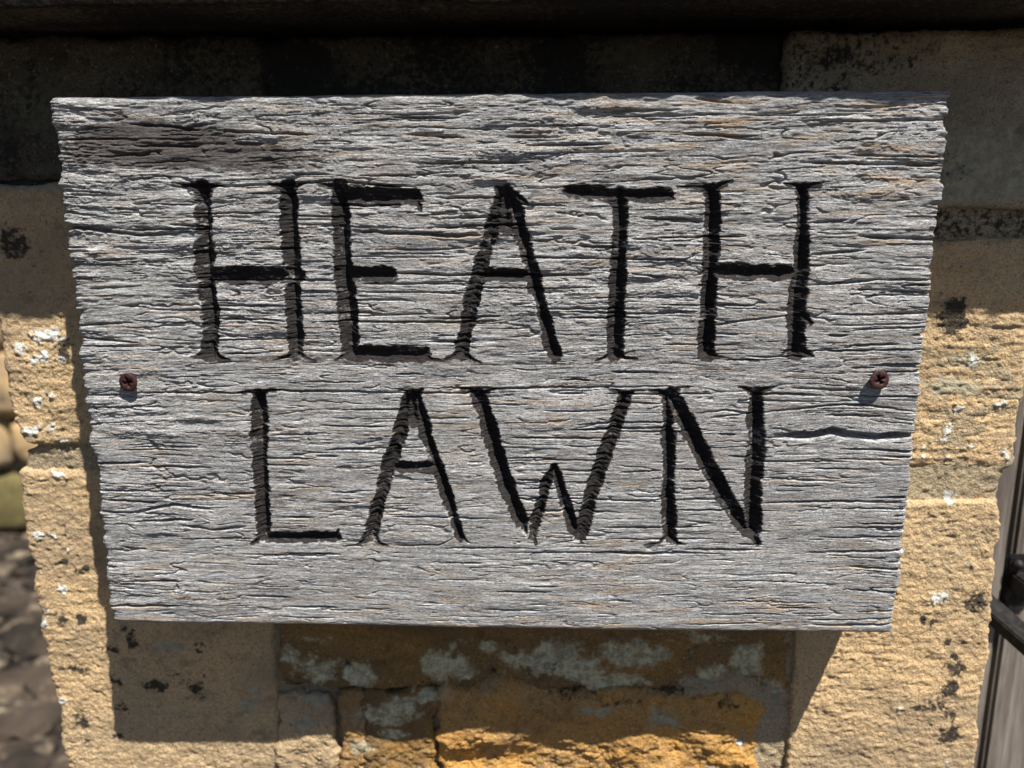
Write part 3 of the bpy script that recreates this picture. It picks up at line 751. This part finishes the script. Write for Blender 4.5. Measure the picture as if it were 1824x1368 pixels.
while z > 0.02:
    hgt = min([0.19, 0.23, 0.21][i % 3], z)
    split = XL + (XR - XL) * [0.35, 0.62, 0.45][i % 3]
    for (a, b) in ((XL, split - 0.005), (split + 0.005, XR)):
        link('stone', box_mesh('stone', a, b, 0.040, 0.04 + DEPTH, z - hgt, z, 0.006, 5, 0.003, i + int(a * 100)), SAND, PIL)
    z -= hgt + 0.011; i += 1

# coping: underside just above the top of the photograph's wall, edge thrown forward
COPY = -0.0140
def coping():
    zj = wp(900, 60, 0.045)[1]
    x0, x1 = XL - 0.07, XR + 0.07
    n = 500
    xs = np.linspace(x0, x1, n)
    # section from the wall out to the nose and up the front face: (y, z above the junction)
    sec = [(0.10, 0.006), (0.047, 0.004), (0.036, 0.0035), (0.026, 0.001), (0.018, -0.001), (0.012, -0.0015), (0.004, -0.0015), (-0.004, -0.001), (-0.012, -0.0005), (COPY + 0.003, -0.0012), (COPY + 0.0008, -0.0004), (COPY, 0.0012),
           (COPY, 0.010), (COPY, 0.020), (COPY, 0.035), (COPY, 0.06), (COPY + 0.004, 0.072), (0.05, 0.085), (0.04 + DEPTH / 2, 0.12), (0.04 + DEPTH, 0.085), (0.04 + DEPTH + 0.06, 0.072), (0.04 + DEPTH + 0.06, 0.0), (0.10, 0.006)]
    vs = []
    for (y, zz) in sec:
        tilt = -0.0012 * np.clip((xs - XL) / (XR - XL), 0, 1) * min(1, max(0, (0.05 - y) / 0.05))
        fr = y < 0.09
        jz = (0.0006 * vn(xs * 60, y * 80 + xs * 0, 80) + 0.0005 * vn(xs * 300, y * 300 + xs * 0, 81)) * fr
        jy = -0.0028 * np.clip((xs - XL) / (XR - XL), 0, 1) * min(1, max(0, (0.04 - y) / 0.05)) + (0.0010 * vn(xs * 25, zz * 40 + xs * 0, 82) + 0.0006 * vn(xs * 150, zz * 100 + xs * 0, 83)) * fr
        vs.append(np.stack([xs, y + jy, zj + zz + tilt + jz], 1))
    vs[-1] = vs[0].copy()
    v = np.concatenate(vs)
    idx = np.arange(len(sec) * n).reshape(len(sec), n)
    f = np.stack([idx[:-1, :-1].ravel(), idx[1:, :-1].ravel(), idx[1:, 1:].ravel(), idx[:-1, 1:].ravel()], 1)
    X, Z = v[:, 0], v[:, 2]
    A = {'white': ('FLOAT', X * 0), 'soot_shade': ('FLOAT', np.clip(0.65 + 0.35 * vn(X * 22, v[:, 1] * 40, 85), 0, 1)), 'crust': ('FLOAT', 0.3 * vn(X * 30, v[:, 1] * 50, 86) + 0.1)}
    me = mesh_np('coping', v, f, A)
    # close both ends
    import bmesh
    bm = bmesh.new(); bm.from_mesh(me)
    bmesh.ops.remove_doubles(bm, verts=bm.verts[:], dist=1e-6)
    bmesh.ops.holes_fill(bm, edges=[e for e in bm.edges if e.is_boundary])
    bmesh.ops.recalc_face_normals(bm, faces=bm.faces[:])
    bm.to_mesh(me); bm.free()
    o = link('coping_stone', me, DARKSAND, PIL); o['label'] = 'dark projecting coping that shades the top of the wall'
coping()

# ------------------------------------------------------------------ the gate to the right of the pillar
def gate_wood():
    k = N('old_gate_wood')
    p = k.obj()
    a = k.noise(k.map(p, (90, 90, 7)), 1, 5, 0.7); b = k.noise(k.map(p, (300, 300, 14)), 1, 5, 0.72)
    col = k.mix(k.ramp(a, 0.35, 0.65), rgb(0.09, 0.076, 0.064), rgb(0.19, 0.165, 0.14))
    col = k.mix(k.ramp(b, 0.5, 0.75, 0, 0.6), col, rgb(0.32, 0.29, 0.25))
    return k.done(col, 0.85, k.bump(b, 0.0015, 0.7, k.bump(a, 0.003, 0.6)))
def iron_mat():
    k = N('black_iron')
    p = k.obj(); a = k.noise(p, 240, 4, 0.6)
    col = k.mix(k.ramp(a, 0.4, 0.7), rgb(0.012, 0.012, 0.013), rgb(0.035, 0.030, 0.027))
    k.b.inputs['Metallic'].default_value = 0.3
    return k.done(col, 0.5, k.bump(a, 0.0006, 0.5))
GW, BI = gate_wood(), iron_mat()
GY = 0.13
GATE = thing('wooden_gate', 'dark weathered wooden gate of upright boards beside the pillar, with black iron fittings', 'gate', (0, 0, 0))
gx = at(1753, 1300, GY)[0]
edges_x = [gx - 0.105, gx - 0.003, gx + 0.003, gx + 0.115, gx + 0.122, gx + 0.22, gx + 0.228, gx + 0.33]
for q in range(0, 8, 2):
    me = box_mesh('board', edges_x[q], edges_x[q + 1], GY + (0 if q else -0.004), GY + 0.025, 0.06, 1.62, 0.002)
    link('board', me, GW, GATE)
for zr in (0.35, 1.25):
    link('rail', box_mesh('rail', edges_x[0] + 0.01, edges_x[7] - 0.01, GY + 0.027, GY + 0.065, zr, zr + 0.09, 0.003), GW, GATE)
# flat black bar slanting out from behind the pillar
def bar(p0, p1, hw, hh):
    import bmesh
    p0, p1 = Vector(p0), Vector(p1)
    d = (p1 - p0).normalized(); side = d.cross(Vector((0, 0, 1))).normalized(); up = side.cross(d)
    bm = bmesh.new()
    vs = []
    for p_ in (p0, p1):
        for a, b in ((-1, -1), (1, -1), (1, 1), (-1, 1)):
            vs.append(bm.verts.new(p_ + side * a * hw + up * b * hh))
    for q in ((3, 2, 1, 0), (4, 5, 6, 7), (0, 1, 5, 4), (1, 2, 6, 5), (2, 3, 7, 6), (3, 0, 4, 7)): bm.faces.new([vs[i_] for i_ in q])
    bmesh.ops.bevel(bm, geom=bm.edges[:], offset=0.0008, segments=2, affect='EDGES')
    bmesh.ops.recalc_face_normals(bm, faces=bm.faces[:])
    me = bpy.data.meshes.new('latch_bar'); bm.to_mesh(me); bm.free(); return me
pa = at(1735, 1060, GY - 0.022); pb = at(1850, 1160, GY - 0.062)
link('latch_bar', bar(pa, pb, 0.0075, 0.0038), BI, GATE)
pc = at(1832, 1046, GY - 0.012)
def keeper():
    import bmesh
    bm = bmesh.new()
    def blk(x, y, z, sx, sy, sz):
        r_ = bmesh.ops.create_cube(bm, size=1)
        for v_ in r_['verts']: v_.co = Vector((v_.co.x * sx + x, v_.co.y * sy + y, v_.co.z * sz + z))
    blk(0, 0.010, 0, 0.018, 0.004, 0.034); blk(0, 0, 0, 0.013, 0.018, 0.012)
    bmesh.ops.bevel(bm, geom=bm.edges[:], offset=0.0012, segments=2, affect='EDGES')
    r_ = bmesh.ops.create_uvsphere(bm, u_segments=16, v_segments=8, radius=0.0032)
    for v_ in r_['verts']: v_.co += Vector((-0.004, 0.006, 0.012))
    me = bpy.data.meshes.new('latch_keeper'); bm.to_mesh(me); bm.free(); return me
link('latch_keeper', keeper(), BI, GATE, pc)

# ------------------------------------------------------------------ behind to the left: rubble garden wall and littered ground
def simple(name, c1, c2, c3, s1=6, s2=40, rough=0.95, bumpd=0.01):
    k = N(name); p = k.obj()
    a = k.noise(p, s1, 4, 0.6); b = k.noise(p, s2, 4, 0.65)
    col = k.mix(k.ramp(a, 0.38, 0.62), c1, c2)
    col = k.mix(k.ramp(b, 0.5, 0.7, 0, 0.8), col, c3)
    return k.done(col, rough, k.bump(b, bumpd, 0.6))
EARTH = simple('dry_earth', rgb(0.010, 0.008, 0.007), rgb(0.055, 0.042, 0.034), rgb(0.16, 0.13, 0.10), 2.2, 9)  # near-black patches put the shadow on the ground into the colour
n = 90
gxs = np.linspace(-1, 1, n); gxs = np.sign(gxs) * np.abs(gxs) ** 3 * 60
X, Yg = np.meshgrid(gxs, gxs)
Zg = 0.015 * vn(X * 2, Yg * 2, 90) + 0.01 * vn(X * 7, Yg * 7, 91)
idx = np.arange(n * n).reshape(n, n)
f = np.stack([idx[:-1, :-1].ravel(), idx[:-1, 1:].ravel(), idx[1:, 1:].ravel(), idx[1:, :-1].ravel()], 1)
o = link('ground', mesh_np('ground', np.stack([X.ravel(), Yg.ravel(), Zg.ravel() - 0.02], 1), f), EARTH); o['kind'] = 'structure'

rng = np.random.RandomState(3)
def rock_unit(seed, sub=2):
    import bmesh
    bm = bmesh.new(); bmesh.ops.create_icosphere(bm, subdivisions=sub, radius=1)
    V_ = np.array([v_.co[:] for v_ in bm.verts]); F_ = np.array([[v_.index for v_ in p_.verts] for p_ in bm.faces]); bm.free()
    V_ = V_ * (1 + 0.22 * vn(V_[:, 0] * 1.3 + seed, V_[:, 1] * 1.3 + V_[:, 2], seed)[:, None] + 0.10 * vn(V_[:, 0] * 3.3 + seed, V_[:, 1] * 2.3 + V_[:, 2] * 3, seed + 3)[:, None])
    return V_, F_
GRAVEL = simple('gravel_and_chips', rgb(0.050, 0.037, 0.027), rgb(0.012, 0.010, 0.008), rgb(0.30, 0.24, 0.17), 2.5, 7, 0.95, 0.003)  # dark tones also hold the ground's shadow
Vs, Fs, off = [], [], 0
units = [rock_unit(s_, 1) for s_ in range(5)]
for i in range(1500):
    V_, F_ = units[i % 5]
    y = rng.uniform(0.9, 3.4); x = rng.uniform(-3.2, -0.1)
    sz = rng.uniform(0.015, 0.10) * (1.8 if rng.rand() < 0.06 else 1)
    a = rng.uniform(0, 6.28); c, s_ = math.cos(a), math.sin(a)
    P = V_ * np.array([sz, sz * rng.uniform(0.5, 1), sz * rng.uniform(0.25, 0.6)])
    P = np.stack([P[:, 0] * c - P[:, 1] * s_ + x, P[:, 0] * s_ + P[:, 1] * c + y, P[:, 2] - 0.012 + sz * 0.2], 1)
    Vs.append(P); Fs.append(F_ + off); off += len(P)
o = link('gravel', mesh_np('gravel', np.concatenate(Vs), np.concatenate(Fs), smooth=False), GRAVEL); o['kind'] = 'stuff'
o['label'] = 'blurred brown gravel, chips and litter on the ground behind the pillar'

MOSSY = simple('garden_wall_stone', rgb(0.42, 0.29, 0.14), rgb(0.26, 0.19, 0.12), rgb(0.10, 0.075, 0.05), 6, 16, 0.95, 0.01)
MOSS = simple('yellow_green_moss', rgb(0.14, 0.12, 0.045), rgb(0.10, 0.085, 0.035), rgb(0.26, 0.19, 0.09), 14, 90, 1.0, 0.02)
WALL = thing('garden_wall', 'blurred low wall of rough yellow stones with mossy foot, far left behind the pillar', 'wall', (0, 3.0, 0))
V2, F2 = rock_unit(11, 3)
zc = 0.0; row = 0
while zc < 1.15:
    hh = 0.22 + 0.10 * rng.rand()
    x = -4.0 + 0.1 * (row % 2)
    while x < -0.4:
        ww = rng.uniform(0.26, 0.5)
        P = np.sign(V2) * np.abs(V2) ** 0.42
        P = P * np.array([ww / 2 * 0.98, 0.16, hh / 2 * 1.0]) * (1 + 0.05 * rng.randn(1, 3))
        P = P + 0.01 * np.stack([vn(P[:, 0] * 20 + x * 9, P[:, 2] * 20, 5)] * 3, 1)
        m_ = mesh_np('stone', P + np.array([x + ww / 2, 0, zc + hh / 2]), F2)
        link('stone', m_, MOSS if (row == 0 and rng.rand() < 0.7) else MOSSY, WALL)
        x += ww + 0.006
    zc += hh; row += 1
link('mortar', box_mesh('mortar', -4.0, -0.4, -0.05, 0.12, 0, zc - 0.03, 0.01), MORT, WALL)
